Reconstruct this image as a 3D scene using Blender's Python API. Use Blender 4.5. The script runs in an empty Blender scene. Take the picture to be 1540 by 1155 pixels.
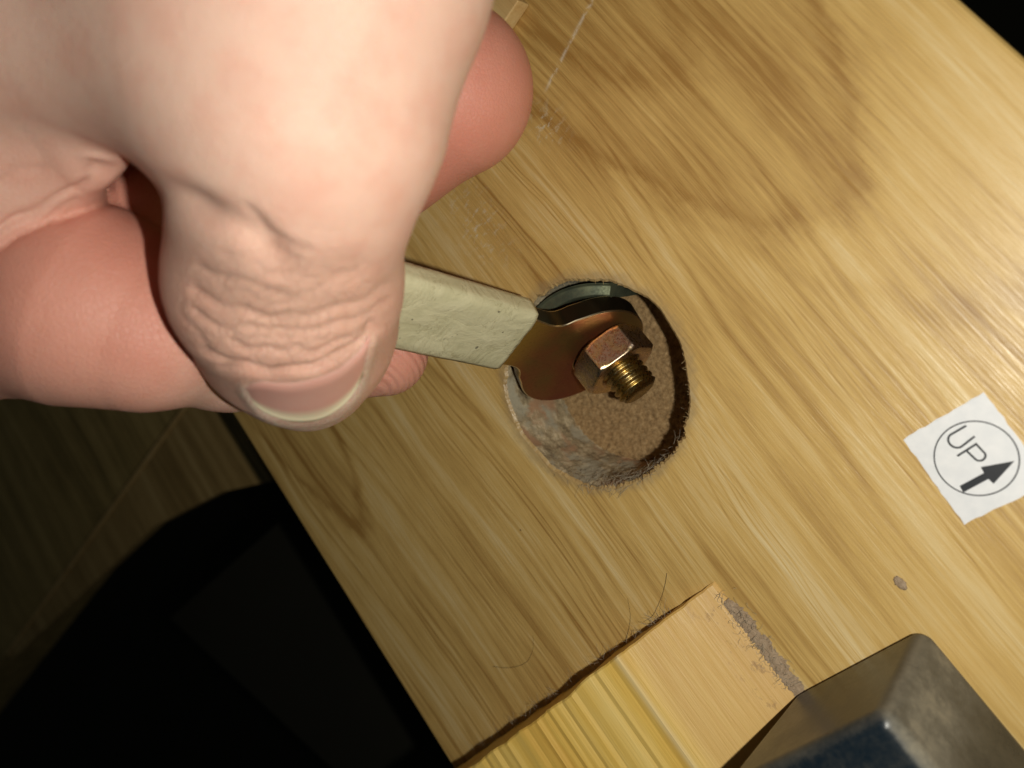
import bpy, bmesh, math, random
import numpy as np
from mathutils import Vector, Matrix
random.seed(4); rng = np.random.default_rng(4)
C = bpy.context.scene
C.unit_settings.scale_length = 0.01            # one unit = one centimetre
# ------------------------------------------------------------------ camera
# world frame: board top is z = 0, grain runs along y, origin = centre of the bored hole
F = 1209.0; CX, CY = 770.0, 577.5              # focal length of the phone in pixels of a 1540 x 1155 picture
nrm = np.array([.715, -.195, 1.]); nrm /= np.linalg.norm(nrm)
ya = np.array([-2666, -3567, 1209.]); ya -= nrm*(ya@nrm); ya /= np.linalg.norm(ya)
za = -nrm; xa = np.cross(ya, za); R = np.array([xa, ya, za])
O = 13.2*np.array([(888-CX)/F, (577-CY)/F, 1.])
def ray(px, py): return np.array([(px-CX)/F, (py-CY)/F, 1.])
def cw(c): return (np.asarray(c, float)-O)@R.T            # camera frame -> world
def plane(px, py, h=0.):
    c = cw([0, 0, 0]); d = R@ray(px, py); return c+(h-c[2])/d[2]*d
cam = bpy.data.cameras.new('camera'); camo = bpy.data.objects.new('camera', cam); C.collection.objects.link(camo)
M = Matrix([[xa[0], -xa[1], -xa[2]], [ya[0], -ya[1], -ya[2]], [za[0], -za[1], -za[2]]])
camo.matrix_world = Matrix.Translation(Vector(cw([0, 0, 0])))@M.to_4x4()
cam.sensor_width = 36; cam.lens = 36*F/1540; cam.clip_start = .5; cam.clip_end = 500
cam.dof.use_dof = True; cam.dof.focus_distance = 12.6; cam.dof.aperture_fstop = .19
C.camera = camo
# ------------------------------------------------------------------ light: the phone's flash beside the lens, dark room
w = bpy.data.worlds.new('World'); C.world = w; w.use_nodes = True
w.node_tree.nodes['Background'].inputs[0].default_value = (.75, .9, .8, 1)
w.node_tree.nodes['Background'].inputs[1].default_value = .012
lamp = bpy.data.lights.new('flash', 'POINT'); lamp.energy = 4700; lamp.shadow_soft_size = .16; lamp.color = (1, .97, .86)
lo = bpy.data.objects.new('flash', lamp); C.collection.objects.link(lo); lo.location = Vector(cw([1.75, .75, -.1]))
C.view_settings.view_transform = 'Standard'; C.view_settings.look = 'None'; C.view_settings.exposure = 0; C.view_settings.gamma = 1
C.cycles.max_bounces = 6
# ------------------------------------------------------------------ helpers
def link(o, parent=None):
    C.collection.objects.link(o)
    if parent: o.parent = parent
    return o
def mesh(name, V, Fc, mat=None, parent=None, smooth=False):
    me = bpy.data.meshes.new(name); me.from_pydata([tuple(map(float, v)) for v in V], [], [tuple(int(i) for i in f) for f in Fc])
    if mat: me.materials.append(mat)
    if smooth: me.polygons.foreach_set('use_smooth', [True]*len(me.polygons))
    me.update(); return link(bpy.data.objects.new(name, me), parent)
def frombm(name, bm, mat=None, parent=None, smooth=False):
    bmesh.ops.recalc_face_normals(bm, faces=bm.faces[:])
    me = bpy.data.meshes.new(name); bm.to_mesh(me); bm.free()
    if mat: me.materials.append(mat)
    if smooth: me.polygons.foreach_set('use_smooth', [True]*len(me.polygons))
    return link(bpy.data.objects.new(name, me), parent)
def tag(o, label=None, cat=None, kind=None, group=None):
    for k, v in (('label', label), ('category', cat), ('kind', kind), ('group', group)):
        if v: o[k] = v
    return o
def empty(name, loc=(0, 0, 0)):
    o = bpy.data.objects.new(name, None); o.location = loc; o.empty_display_size = .2; return link(o)
def bevel(o, wd, seg=3, ang=35):
    m = o.modifiers.new('b', 'BEVEL'); m.width = wd; m.segments = seg; m.limit_method = 'ANGLE'; m.angle_limit = math.radians(ang)
    for p in o.data.polygons: p.use_smooth = True
    n = o.modifiers.new('w', 'WEIGHTED_NORMAL'); n.keep_sharp = True
def box(name, x0, x1, y0, y1, z0, z1, mat, parent=None, bv=0):
    V = [(x, y, z) for z in (z0, z1) for y in (y0, y1) for x in (x0, x1)]
    o = mesh(name, V, [(0, 2, 3, 1), (4, 5, 7, 6), (0, 1, 5, 4), (2, 6, 7, 3), (0, 4, 6, 2), (1, 3, 7, 5)], mat, parent)
    if bv: bevel(o, bv)
    return o
class G:                                                   # small node-expression builder
    def __init__(s, name, rough=.5, **kw):
        s.m = bpy.data.materials.new(name); s.m.use_nodes = True; s.t = s.m.node_tree; s.b = s.t.nodes['Principled BSDF']
        s.b.inputs['Roughness'].default_value = rough
        for k, v in kw.items(): s.set(k.replace('_', ' '), v)
        s.co = s.t.nodes.new('ShaderNodeTexCoord').outputs['Object']
    def set(s, k, v):
        i = s.b.inputs[k]
        if hasattr(v, 'is_output'): s.t.links.new(v, i)
        else: i.default_value = v
    def put(s, i, v):
        if hasattr(v, 'is_output'): s.t.links.new(v, i)
        elif v is not None: i.default_value = v
    def math(s, op, a, b=None, c=None, clamp=False):
        n = s.t.nodes.new('ShaderNodeMath'); n.operation = op; n.use_clamp = clamp
        s.put(n.inputs[0], a); s.put(n.inputs[1], b); s.put(n.inputs[2], c); return n.outputs[0]
    def map(s, v, sc=(1, 1, 1), rot=(0, 0, 0), loc=(0, 0, 0)):
        n = s.t.nodes.new('ShaderNodeMapping'); s.put(n.inputs['Vector'], v)
        n.inputs['Scale'].default_value = sc; n.inputs['Rotation'].default_value = rot; n.inputs['Location'].default_value = loc
        return n.outputs[0]
    def noise(s, v, scale=1, detail=3, rough=.5, dist=0):
        n = s.t.nodes.new('ShaderNodeTexNoise'); s.put(n.inputs['Vector'], v); n.inputs['Scale'].default_value = scale
        n.inputs['Detail'].default_value = detail; n.inputs['Roughness'].default_value = rough; n.inputs['Distortion'].default_value = dist
        return n.outputs[0]
    def vor(s, v, scale=1, feature='F1'):
        n = s.t.nodes.new('ShaderNodeTexVoronoi'); n.feature = feature; s.put(n.inputs['Vector'], v); n.inputs['Scale'].default_value = scale
        return n.outputs[0]
    def ramp(s, f, pts):
        n = s.t.nodes.new('ShaderNodeValToRGB'); s.put(n.inputs[0], f); e = n.color_ramp.elements
        while len(e) < len(pts): e.new(.5)
        for q, (p, c) in zip(e, pts):
            q.position = p; q.color = (c, c, c, 1) if isinstance(c, (int, float)) else (*c, 1)
        return n.outputs[0]
    def step(s, f, a, b, t0=0., t1=1.):
        n = s.t.nodes.new('ShaderNodeMapRange'); n.interpolation_type = 'SMOOTHSTEP'; s.put(n.inputs[0], f)
        for i, v in zip((1, 2, 3, 4), (a, b, t0, t1)): s.put(n.inputs[i], v)
        return n.outputs[0]
    def mix(s, f, a, b, mode='MIX'):
        n = s.t.nodes.new('ShaderNodeMix'); n.data_type = 'RGBA'; n.blend_type = mode
        s.put(n.inputs[0], f)
        for i, v in ((6, a), (7, b)): s.put(n.inputs[i], (*v, 1) if isinstance(v, tuple) and len(v) == 3 else v)
        return n.outputs[2]
    def sep(s, v):
        n = s.t.nodes.new('ShaderNodeSeparateXYZ'); s.put(n.inputs[0], v); return n.outputs
    def comb(s, x, y, z):
        n = s.t.nodes.new('ShaderNodeCombineXYZ')
        for i, v in enumerate((x, y, z)): s.put(n.inputs[i], v)
        return n.outputs[0]
    def bump(s, h, st=.3, dist=.02, prev=None):
        n = s.t.nodes.new('ShaderNodeBump'); n.inputs['Strength'].default_value = st; n.inputs['Distance'].default_value = dist
        s.put(n.inputs['Height'], h)
        if prev: s.put(n.inputs['Normal'], prev)
        s.set('Normal', n.outputs[0]); return n.outputs[0]
    def noise_vec(s, v, k):
        n = s.t.nodes.new('ShaderNodeTexNoise'); s.put(n.inputs['Vector'], v); n.inputs['Scale'].default_value = 3
        m = s.t.nodes.new('ShaderNodeVectorMath'); m.operation = 'MULTIPLY_ADD'; s.t.links.new(n.outputs['Color'], m.inputs[0]); m.inputs[1].default_value = (k, k, k); s.put(m.inputs[2], v)
        return m.outputs[0]
    def attr(s, name):
        n = s.t.nodes.new('ShaderNodeAttribute'); n.attribute_name = name; return n.outputs['Fac']
    def gauss(s, x, c, wd):                                # exp(-((x-c)/wd)^2)
        d = s.math('DIVIDE', s.math('SUBTRACT', x, c), wd)
        return s.math('EXPONENT', s.math('MULTIPLY', s.math('MULTIPLY', d, d), -1.))
# ------------------------------------------------------------------ materials
def wood(name, lo_, mid, hi, arches=(), rough=.42, g_lines=1., warp=3.0, spots=(), streak=1., seed=0.):
    g = G(name, rough); x, y, z = g.sep(g.co)[:3]
    base = g.map(g.co, loc=(seed, seed*1.7, seed*.3))
    n1 = g.noise(g.map(base, (.16, .05, .16)), 1, 2)
    xw = g.math('ADD', x, g.math('MULTIPLY', g.math('SUBTRACT', n1, .5), warp))
    xw = g.math('ADD', xw, g.math('MULTIPLY', g.math('SUBTRACT', g.noise(g.map(base, (.8, .2, .8)), 1, 3), .5), .4))
    v2 = g.comb(xw, y, z)
    a = g.noise(g.map(v2, (1.3, .022, 1.3), loc=(seed, 0, 0)), 1, 2, .5)
    b = g.noise(g.map(v2, (6.5, .045, 6.5), loc=(seed+3, 0, 0)), 1, 2, .6)
    fib = g.noise(g.map(base, (34, 1.3, 34)), 1, 3, .65, .15)
    fib2 = g.noise(g.map(base, (17, .12, 17), loc=(9, 0, 0)), 1, 2, .5)
    blot = g.noise(g.map(base, (.9, .5, .9), loc=(5, 2, 0)), 1, 4, .55)
    def cen(v, k): return g.math('MULTIPLY', g.math('SUBTRACT', v, .5), k)
    t = .52
    for v, k in ((a, .42), (b, .32*streak), (blot, .24), (fib, .26*streak), (fib2, .17*streak)): t = g.math('ADD', cen(v, k), t)
    gl = g.noise(g.map(v2, (.75, .012, .75), loc=(seed+7, 1, 0)), 1, 2, .6)
    msk = g.step(g.noise(g.map(base, (.6, .12, .6), loc=(3, 3, 0)), 1, 2), .38, .58)
    calm = g.math('MULTIPLY', g.step(x, 5.4, 1.6, .25, 1.), msk)
    for c_, w_, d_ in ((.30, .005, .13), (.34, .004, .10), (.39, .006, .16), (.425, .004, .12), (.46, .005, .15), (.50, .004, .13), (.535, .006, .16), (.58, .004, .12), (.63, .006, .14), (.68, .005, .12)):
        t = g.math('SUBTRACT', t, g.math('MULTIPLY', g.math('MULTIPLY', g.gauss(gl, c_, w_), d_*g_lines), calm))
    for (ax, ay, curv, wline, dline, dfill, length) in arches:     # flat-sawn arches, tips towards -y
        nn = g.math('MULTIPLY', g.math('SUBTRACT', g.noise(g.map(base, (1.6, 1.0, 1), loc=(ax, ay, 0)), 1, 6, .68), .5), 1.5)
        dx = g.math('SUBTRACT', g.math('ADD', g.math('MULTIPLY', x, .9), g.math('MULTIPLY', xw, .1)), ax); u = g.math('SUBTRACT', g.math('SUBTRACT', y, ay), g.math('MULTIPLY', g.math('MULTIPLY', dx, dx), curv))
        u = g.math('ADD', u, nn)
        fade = g.step(y, ay+length, ay+length*.45)
        line = g.math('MULTIPLY', g.gauss(u, .25, wline), dline); fill = g.math('MULTIPLY', g.step(u, 0, .5), dfill)
        t = g.math('SUBTRACT', t, g.math('MULTIPLY', g.math('ADD', line, fill), fade))
    col = g.ramp(t, [(.30, lo_), (.52, mid), (.74, hi)])
    pore = g.step(g.noise(g.map(base, (30, .9, 30), loc=(2, 7, 1)), 1, 1), .34, .27)
    col = g.mix(g.math('MULTIPLY', pore, .18), col, tuple(c*.62 for c in lo_))
    for (sx, sy, r, colr, s_) in spots:
        d = g.t.nodes.new('ShaderNodeVectorMath'); d.operation = 'DISTANCE'; g.put(d.inputs[0], g.comb(x, y, 0.)); d.inputs[1].default_value = (sx, sy, 0)
        dd = g.math('ADD', d.outputs['Value'], g.math('MULTIPLY', g.math('SUBTRACT', g.noise(g.co, 3, 4, .7), .5), r*1.6))
        col = g.mix(g.math('MULTIPLY', g.step(dd, r, r*.35), s_), col, colr)
    g.set('Base Color', col)
    g.set('Roughness', g.step(fib, .3, .7, rough+.1, rough-.06))
    g.bump(g.math('ADD', g.math('MULTIPLY', fib, .7), g.math('MULTIPLY', fib2, .5)), .5, .018)
    return g
ARCH = [(4.5, -.95, .85, .42, .08, .085, 13), (4.15, 2.1, 2.0, .45, .08, .045, 7), (-6.4, 1.0, 2.2, .35, .13, .08, 6), (5.9, -3.4, .45, .35, .05, .0, 9)]
gb = wood('ash_veneer', (.37, .20, .05), (.66, .435, .145), (.83, .655, .355), ARCH, rough=.39)
g = gb                                                                  # scuffs, a pale scratch and a stain on the veneer
x, y, z = g.sep(g.co)[:3]; cur = g.b.inputs['Base Color'].links[0].from_socket
p0 = plane(715, 335); p1 = plane(892, 0); p2 = plane(822, 130)
sc = g.noise(g.map(g.co, (5, 9, 5), rot=(0, 0, .5)), 1, 5, .75)
dm = g.math('MULTIPLY', g.gauss(x, p0[0], .42), g.gauss(y, p0[1], .75))
cur = g.mix(g.math('MULTIPLY', g.math('MULTIPLY', dm, g.step(sc, .52, .62)), .55), cur, (.72, .68, .56))
dm2 = g.math('MULTIPLY', g.gauss(x, plane(822, 190)[0], .25), g.gauss(y, plane(822, 190)[1], .35))
cur = g.mix(g.math('MULTIPLY', g.math('MULTIPLY', dm2, g.step(sc, .52, .6)), .5), cur, (.7, .68, .55))
d = (p2-p1)[:2]; L = np.linalg.norm(d); d /= L
al = g.math('ADD', g.math('MULTIPLY', g.math('SUBTRACT', x, p1[0]), d[0]), g.math('MULTIPLY', g.math('SUBTRACT', y, p1[1]), d[1]))
ac = g.math('SUBTRACT', g.math('MULTIPLY', g.math('SUBTRACT', x, p1[0]), d[1]), g.math('MULTIPLY', g.math('SUBTRACT', y, p1[1]), d[0]))
ac = g.math('ADD', ac, g.math('MULTIPLY', g.math('SUBTRACT', g.noise(g.co, 1.2, 2), .5), .12))
ln = g.math('MULTIPLY', g.gauss(ac, 0., .028), g.math('MULTIPLY', g.step(al, -3., -2.), g.step(al, L+.15, L-.1)))
cur = g.mix(g.math('MULTIPLY', g.math('MULTIPLY', ln, g.step(g.noise(g.co, 6, 3, .7), .4, .55)), .45), cur, (.86, .8, .66))
# grime ring round the hole
rr = g.math('SQRT', g.math('ADD', g.math('MULTIPLY', x, x), g.math('MULTIPLY', y, y)))
rr = g.math('ADD', rr, g.math('MULTIPLY', g.math('SUBTRACT', g.noise(g.co, 4, 4, .7), .5), .35))
cur = g.mix(g.math('MULTIPLY', g.step(rr, 1.95, 1.74), .5), cur, (.30, .22, .13))
g.set('Base Color', cur); g.set('Specular IOR Level', .8); M_board = gb.m
M_block = wood('pine_block', (.68, .30, .03), (.82, .54, .12), (.86, .68, .28), (), .5, seed=11, streak=.3, g_lines=0)
g = M_block; x, y, z = g.sep(g.co)[:3]; cur = g.b.inputs['Base Color'].links[0].from_socket
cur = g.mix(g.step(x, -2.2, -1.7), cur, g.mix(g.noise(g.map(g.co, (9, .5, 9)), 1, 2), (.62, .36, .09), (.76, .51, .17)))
cur = g.mix(g.math('MULTIPLY', g.gauss(x, -2.13, .07), .5), cur, (.95, .82, .5))  # pale ridge line: worn edge with its highlight put into the colour
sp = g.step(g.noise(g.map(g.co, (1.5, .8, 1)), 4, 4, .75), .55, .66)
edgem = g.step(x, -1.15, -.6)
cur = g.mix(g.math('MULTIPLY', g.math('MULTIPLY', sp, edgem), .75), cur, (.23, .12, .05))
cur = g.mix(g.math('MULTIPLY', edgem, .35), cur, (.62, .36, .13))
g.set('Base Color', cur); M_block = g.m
M_batten = wood('light_batten', (.42, .24, .08), (.58, .38, .15), (.66, .48, .22), (), .5, seed=23, g_lines=0).m
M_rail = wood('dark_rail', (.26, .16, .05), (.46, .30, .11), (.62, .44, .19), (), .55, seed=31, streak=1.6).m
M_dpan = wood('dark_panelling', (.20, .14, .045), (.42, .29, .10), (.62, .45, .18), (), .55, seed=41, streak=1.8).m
g = G('raw_chipboard', .9); n = g.noise(g.co, 15, 6, .8); v = g.vor(g.map(g.co, (1, 1, 1)), 11)
col = g.ramp(g.math('ADD', g.math('MULTIPLY', n, .85), g.math('MULTIPLY', v, .1)), [(.3, (.20, .115, .04)), (.5, (.46, .29, .13)), (.72, (.70, .50, .27))])
g.set('Base Color', col); g.bump(g.noise(g.co, 22, 5, .8), .9, .05); M_chip = g.m
g = G('dusty_bore_wall', .95); a = g.noise(g.map(g.co, (1, 1, 1.5), rot=(.5, 0, 0)), 2.6, 8, .8); b = g.noise(g.co, 1.4, 3)
col = g.ramp(a, [(.34, (.13, .09, .045)), (.5, (.40, .31, .18)), (.62, (.70, .58, .38))])
col = g.mix(g.step(b, .52, .66), col, (.46, .27, .15)); col = g.mix(g.step(g.noise(g.co, 1.9, 4), .5, .62), col, (.43, .38, .27))
g.set('Base Color', col); g.bump(g.math('ADD', g.math('MULTIPLY', a, .5), g.math('MULTIPLY', g.noise(g.map(g.co, (1, 1, 3)), 16, 5, .75), .5)), .4, .04); M_bore = g.m
def metal(name, c1, c2, rough, scale=3, met=1.):
    g = G(name, rough, Metallic=met); n = g.noise(g.co, scale, 3); f = g.noise(g.co, 24, 5, .7)
    col = g.mix(g.step(n, .35, .65), c1, c2); col = g.mix(g.math('MULTIPLY', g.step(f, .5, .75), .35), col, tuple(c*.45 for c in c1))
    g.set('Base Color', col); g.set('Roughness', g.step(f, .3, .7, rough-.07, rough+.15)); g.bump(f, .25, .01); return g.m
M_nut = metal('yellow_zinc', (.80, .60, .32), (.72, .54, .42), .27, 5)
M_thr = metal('brass_toned_zinc', (.55, .38, .10), (.42, .33, .17), .27, 4)
M_wash = metal('grey_green_steel', (.17, .185, .115), (.10, .115, .08), .55, 3, .7)
# spanner steel: heat-tinted, orange to brown
g = G('tarnished_spanner_steel', .3, Metallic=.85); n = g.noise(g.co, 1.3, 3); f = g.noise(g.map(g.co, (1, 1, 1)), 18, 5, .7)
col = g.ramp(n, [(.35, (.27, .085, .045)), (.5, (.29, .12, .045)), (.65, (.24, .145, .045))])
xx = g.sep(g.co); col = g.mix(g.step(xx[1], .9, 1.6), col, (.42, .27, .06))
col = g.mix(g.math('MULTIPLY', g.step(f, .52, .7), .3), col, (.10, .06, .03)); g.set('Base Color', col)
g.set('Roughness', g.step(f, .3, .7, .40, .55)); g.bump(f, .2, .01); M_span = g.m
g = G('masking_paper', .8); a = g.noise(g.co, 2.2, 6, .62, .6); b = g.noise(g.co, 26, 3)
cr = g.math('ABSOLUTE', g.math('SUBTRACT', g.noise(g.map(g.co, (1, 1, 1), rot=(0, 0, .4)), 1.5, 5, .6, .8), .5))
crl = g.step(cr, .0, .012, 1, 0)
col = g.ramp(a, [(.3, (.50, .47, .29)), (.7, (.64, .60, .40))]); col = g.mix(g.math('MULTIPLY', crl, .45), col, (.30, .26, .13))
col = g.mix(g.math('MULTIPLY', g.step(g.noise(g.co, 7, 2), .72, .76), .8), col, (.07, .06, .04)); g.set('Base Color', col)
h = g.math('ADD', g.math('MULTIPLY', a, 1.), g.math('MULTIPLY', cr, 2.2)); nb = g.bump(h, .4, .07); g.bump(b, .25, .01, nb); M_tape = g.m
g = G('sticker_paper', .55); n = g.noise(g.co, 5, 4, .6)
g.set('Base Color', g.ramp(n, [(.35, (.80, .81, .84)), (.7, (.88, .88, .90))])); g.bump(n, .15, .02); M_stick = g.m
g = G('black_print', .5); g.set('Base Color', (.02, .022, .028, 1)); M_ink = g.m
g = G('dusty_black_plastic', .3); n = g.noise(g.co, 1.1, 5, .65); n2 = g.noise(g.co, 12, 5, .7); Z = g.sep(g.t.nodes['Texture Coordinate'].outputs['Normal'])
zz = g.sep(g.co)[2]
dust = g.step(g.math('ADD', g.math('MULTIPLY', n, .8), g.math('MULTIPLY', n2, .3)), .42, .68)
side = g.math('SUBTRACT', 1., g.step(Z[2], .35, .9))
yy = g.sep(g.co)[1]; fx = g.step(Z[0], .3, .8); fy = g.step(Z[1], .3, .8)
patch = g.math('MULTIPLY', fx, g.math('MULTIPLY', g.gauss(yy, -6.15, .55), g.step(g.math('ADD', n, g.math('MULTIPLY', n2, .3)), .45, .8, .35, 1.)))
dd = g.math('ADD', g.math('MULTIPLY', dust, .07), g.math('ADD', g.math('MULTIPLY', fx, .02), g.math('MULTIPLY', g.math('MULTIPLY', fy, g.step(g.math('ADD', n, g.math('MULTIPLY', n2, .5)), .5, .95, .6, 1.3)), .10)))
dd = g.math('ADD', dd, g.math('MULTIPLY', patch, .6), clamp=True)
g.set('Base Color', g.mix(dd, (.007, .014, .022), (.40, .35, .25))); g.set('Roughness', g.step(dd, .02, .5, .27, .8)); g.bump(n2, .25, .02); M_black = g.m
g = G('grey_lint', .95); g.set('Base Color', (.40, .34, .25, 1)); M_lint = g.m
g = G('purple_grey_dust', .95); n = g.noise(g.co, 11, 5, .8); g.set('Base Color', g.ramp(n, [(.35, (.38, .26, .16)), (.6, (.54, .40, .27))])); g.bump(n, 1, .06); M_dust = g.m
g = G('dark_hair', .6); g.set('Base Color', (.06, .035, .02, 1)); M_hair = g.m
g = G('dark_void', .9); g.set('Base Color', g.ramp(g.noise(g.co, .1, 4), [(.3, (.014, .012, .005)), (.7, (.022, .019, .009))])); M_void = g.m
# skin
g = G('skin', .46); red = g.attr('redness'); crust = g.attr('crust')
pale = g.mix(g.noise(g.co, .9, 4), (.64, .395, .31), (.72, .49, .39)); rd = g.mix(g.noise(g.co, 1.2, 4), (.60, .205, .145), (.72, .33, .25))
col = g.mix(red, pale, rd)
mott = g.noise(g.co, 2.2, 5, .65); col = g.mix(g.math('MULTIPLY', g.step(mott, .36, .80), .42), col, (.60, .25, .18))
col = g.mix(g.math('MULTIPLY', g.attr('knuckle'), .62), col, g.mix(g.noise(g.co, 4, 4, .6), (.44, .26, .19), (.60, .38, .28)))
fl = g.noise(g.co, 22, 4, .75); col = g.mix(g.math('MULTIPLY', crust, g.step(fl, .42, .62, .15, .9)), col, (.80, .66, .52))
g.set('Base Color', col); g.set('Subsurface Weight', .35); g.set('Subsurface Radius', (1., .32, .16)); g.set('Subsurface Scale', .10)
g.set('Roughness', g.step(red, 0, 1, .52, .45)); g.set('Specular IOR Level', .4)
vc = g.vor(g.map(g.co, (1, 1, 1)), 15, 'DISTANCE_TO_EDGE'); fine = g.noise(g.co, 26, 5, .7)
rid = g.t.nodes.new('ShaderNodeTexWave'); rid.wave_type = 'RINGS'; rid.rings_direction = 'SPHERICAL'; rid.inputs['Scale'].default_value = 4.6; rid.inputs['Distortion'].default_value = 1.0; rid.inputs['Detail'].default_value = 1; rid.inputs['Detail Scale'].default_value = .6
TIPW = cw(ray(560, 560)*12.4)
g.put(rid.inputs['Vector'], g.map(g.co, loc=tuple(-TIPW)))
vc2 = g.vor(g.map(g.noise_vec(g.co, .10), (1, 1, 1)), 7, 'DISTANCE_TO_EDGE')
h = g.math('ADD', g.math('MULTIPLY', g.step(vc, 0, .12), .28), g.math('MULTIPLY', fine, .5))
h = g.math('ADD', h, g.math('MULTIPLY', g.math('MULTIPLY', g.step(vc2, 0, .07), g.attr('knuckle')), 1.1))
h = g.math('ADD', h, g.math('MULTIPLY', g.math('MULTIPLY', fl, crust), 3.))
h = g.math('ADD', h, g.math('MULTIPLY', g.math('MULTIPLY', rid.outputs['Fac'], g.attr('ridges')), 1.2))
g.bump(h, .55, .022); M_skin = g.m
g = G('nail_plate', .24); lun = g.attr('across'); tipn = g.attr('along')
col = g.mix(g.noise(g.map(g.co, (1, 1, 1)), 1.6, 3), (.66, .41, .34), (.64, .28, .23)); col = g.mix(g.step(tipn, .70, .90), col, (.80, .68, .48))
col = g.mix(g.step(tipn, .2, .0), col, (.62, .36, .30)); g.set('Base Color', col)
g.set('Subsurface Weight', .2); g.set('Subsurface Radius', (1, .4, .3)); g.set('Subsurface Scale', .08); g.bump(g.noise(g.co, 14, 3), .08, .01); M_nail = g.m
# ------------------------------------------------------------------ the board with its bored hole
BX0, BX1, BY0, BY1, TH, DEP, RH = -8.11, 7.09, -16., 22., 2.6, 1.67, 1.73
NA = 360
ang = np.arange(NA)/NA*2*math.pi
jit = rng.normal(0, 1, NA); jit = (jit+np.roll(jit, 1))*.5
grain_cross = np.abs(np.sin(ang))                     # fibres tear where the cutter crosses the grain
rim = RH+.012*jit*(.3+grain_cross)+.02*np.sin(5*ang+1)+.012*np.sin(13*ang)
rim = rim+np.where((ang > 3.9) & (ang < 5.2), .03*np.abs(rng.normal(0, 1, NA)), 0)
V = []; Fc = []
rings = []
def addring(pts): rings.append(len(V)); V.extend(pts)
def rect(a):
    dx, dy = math.cos(a), math.sin(a)
    tx = (BX1 if dx > 0 else BX0)/dx if abs(dx) > 1e-9 else 1e9; ty = (BY1 if dy > 0 else BY0)/dy if abs(dy) > 1e-9 else 1e9
    t = min(tx, ty); return (dx*t, dy*t)
outer = [rect(a) for a in ang]
for cxn, cyn in ((BX0, BY0), (BX0, BY1), (BX1, BY0), (BX1, BY1)):       # snap nearest to the corners
    k = min(range(NA), key=lambda i: (math.atan2(cyn, cxn)-ang[i]+math.pi) % (2*math.pi)-math.pi if False else abs(((math.atan2(cyn, cxn)-ang[i]+math.pi) % (2*math.pi))-math.pi)); outer[k] = (cxn, cyn)
eb = .09
def inset(p, e): return (min(max(p[0], BX0+e), BX1-e), p[1])
addring([(r*math.cos(a), r*math.sin(a), -.05) for r, a in zip(rim-.03, ang)])
addring([((r+.012)*math.cos(a), (r+.012)*math.sin(a), -.004+.004*j) for r, a, j in zip(rim, ang, rng.random(NA))])
addring([((r+.07)*math.cos(a), (r+.07)*math.sin(a), 0) for r, a in zip(rim, ang)])
addring([(*inset(p, eb), 0) for p in outer])
for k in (1, 2, 3):
    th = math.pi/2*k/3; addring([(*inset(p, eb*(1-math.sin(th))), -eb*(1-math.cos(th))) for p in outer])
addring([(p[0], p[1], -TH) for p in outer])
for r0, r1 in zip(rings[:-1], rings[1:]):
    for i in range(NA):
        j = (i+1) % NA; Fc.append((r0+i, r1+i, r1+j, r0+j))
board = mesh('wooden_board', V, Fc, M_board)
tag(board, 'pale ash-veneered board with a round bored pocket, filling most of the view', 'board')
# bore wall and floor
V = []; Fc = []; NZ = 22
for k in range(NZ):
    zz = -.05-(DEP-.05)*k/(NZ-1)
    for i, a in enumerate(ang):
        r = rim[i]-.03+(.012*math.sin(a*7+zz*2)+.010*rng.normal())*min(1, k*.5)
        r = r*(1-min(1, k/4))+(min(1, k/4))*(RH-.03+(r-rim[i]+.03))
        V.append((r*math.cos(a), r*math.sin(a), zz))
for k in range(NZ-1):
    for i in range(NA):
        j = (i+1) % NA; Fc.append((k*NA+i, k*NA+j, (k+1)*NA+j, (k+1)*NA+i))
bw = mesh('bore_wall', V, Fc, M_bore, board, True); bw['label'] = 'grey dusty torn wood wall of the pocket'
n_ = 90; V = []; Fc = []
for i in range(n_):
    for j in range(n_):
        xx = (i/(n_-1)*2-1)*1.85; yy = (j/(n_-1)*2-1)*1.85
        V.append((xx, yy, -DEP+.02*rng.normal()+.05*max(0, math.hypot(xx, yy)-1.4)))
for i in range(n_-1):
    for j in range(n_-1):
        if math.hypot((i+.5)/(n_-1)*2-1, (j+.5)/(n_-1)*2-1)*1.85 < 1.82: Fc.append((i*n_+j, (i+1)*n_+j, (i+1)*n_+j+1, i*n_+j+1))
bf = mesh('bore_floor', V, Fc, M_chip, board, True); bf['label'] = 'rough brown chipboard floor of the pocket'
# fibres: torn wood and lint as fine tubes in one curve each
def fibres(name, paths, rad, mat, parent=None):
    cu = bpy.data.curves.new(name, 'CURVE'); cu.dimensions = '3D'; cu.bevel_depth = rad; cu.bevel_resolution = 0; cu.resolution_u = 4
    for P_ in paths:
        s = cu.splines.new('POLY'); s.points.add(len(P_)-1)
        for q, p in zip(s.points, P_): q.co = (*map(float, p), 1)
        for k, q in enumerate(s.points): q.radius = 1-.7*k/len(s.points)
    cu.materials.append(mat); ob = bpy.data.objects.new(name, cu)
    dg = link(ob); me = bpy.data.meshes.new_from_object(ob.evaluated_get(bpy.context.evaluated_depsgraph_get()))
    bpy.data.objects.remove(ob); me.name = name
    return link(bpy.data.objects.new(name, me), parent)
def curl(p, dvec, L, nseg=6, wob=.5, up=.0):
    p = np.array(p, float); d = np.array(dvec, float); out = [p.copy()]
    for k in range(nseg):
        d = d+rng.normal(0, wob/nseg, 3); d[2] += up/nseg; d /= np.linalg.norm(d); p = p+d*L/nseg
        out.append(p.copy())
    return out
P_ = []
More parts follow.
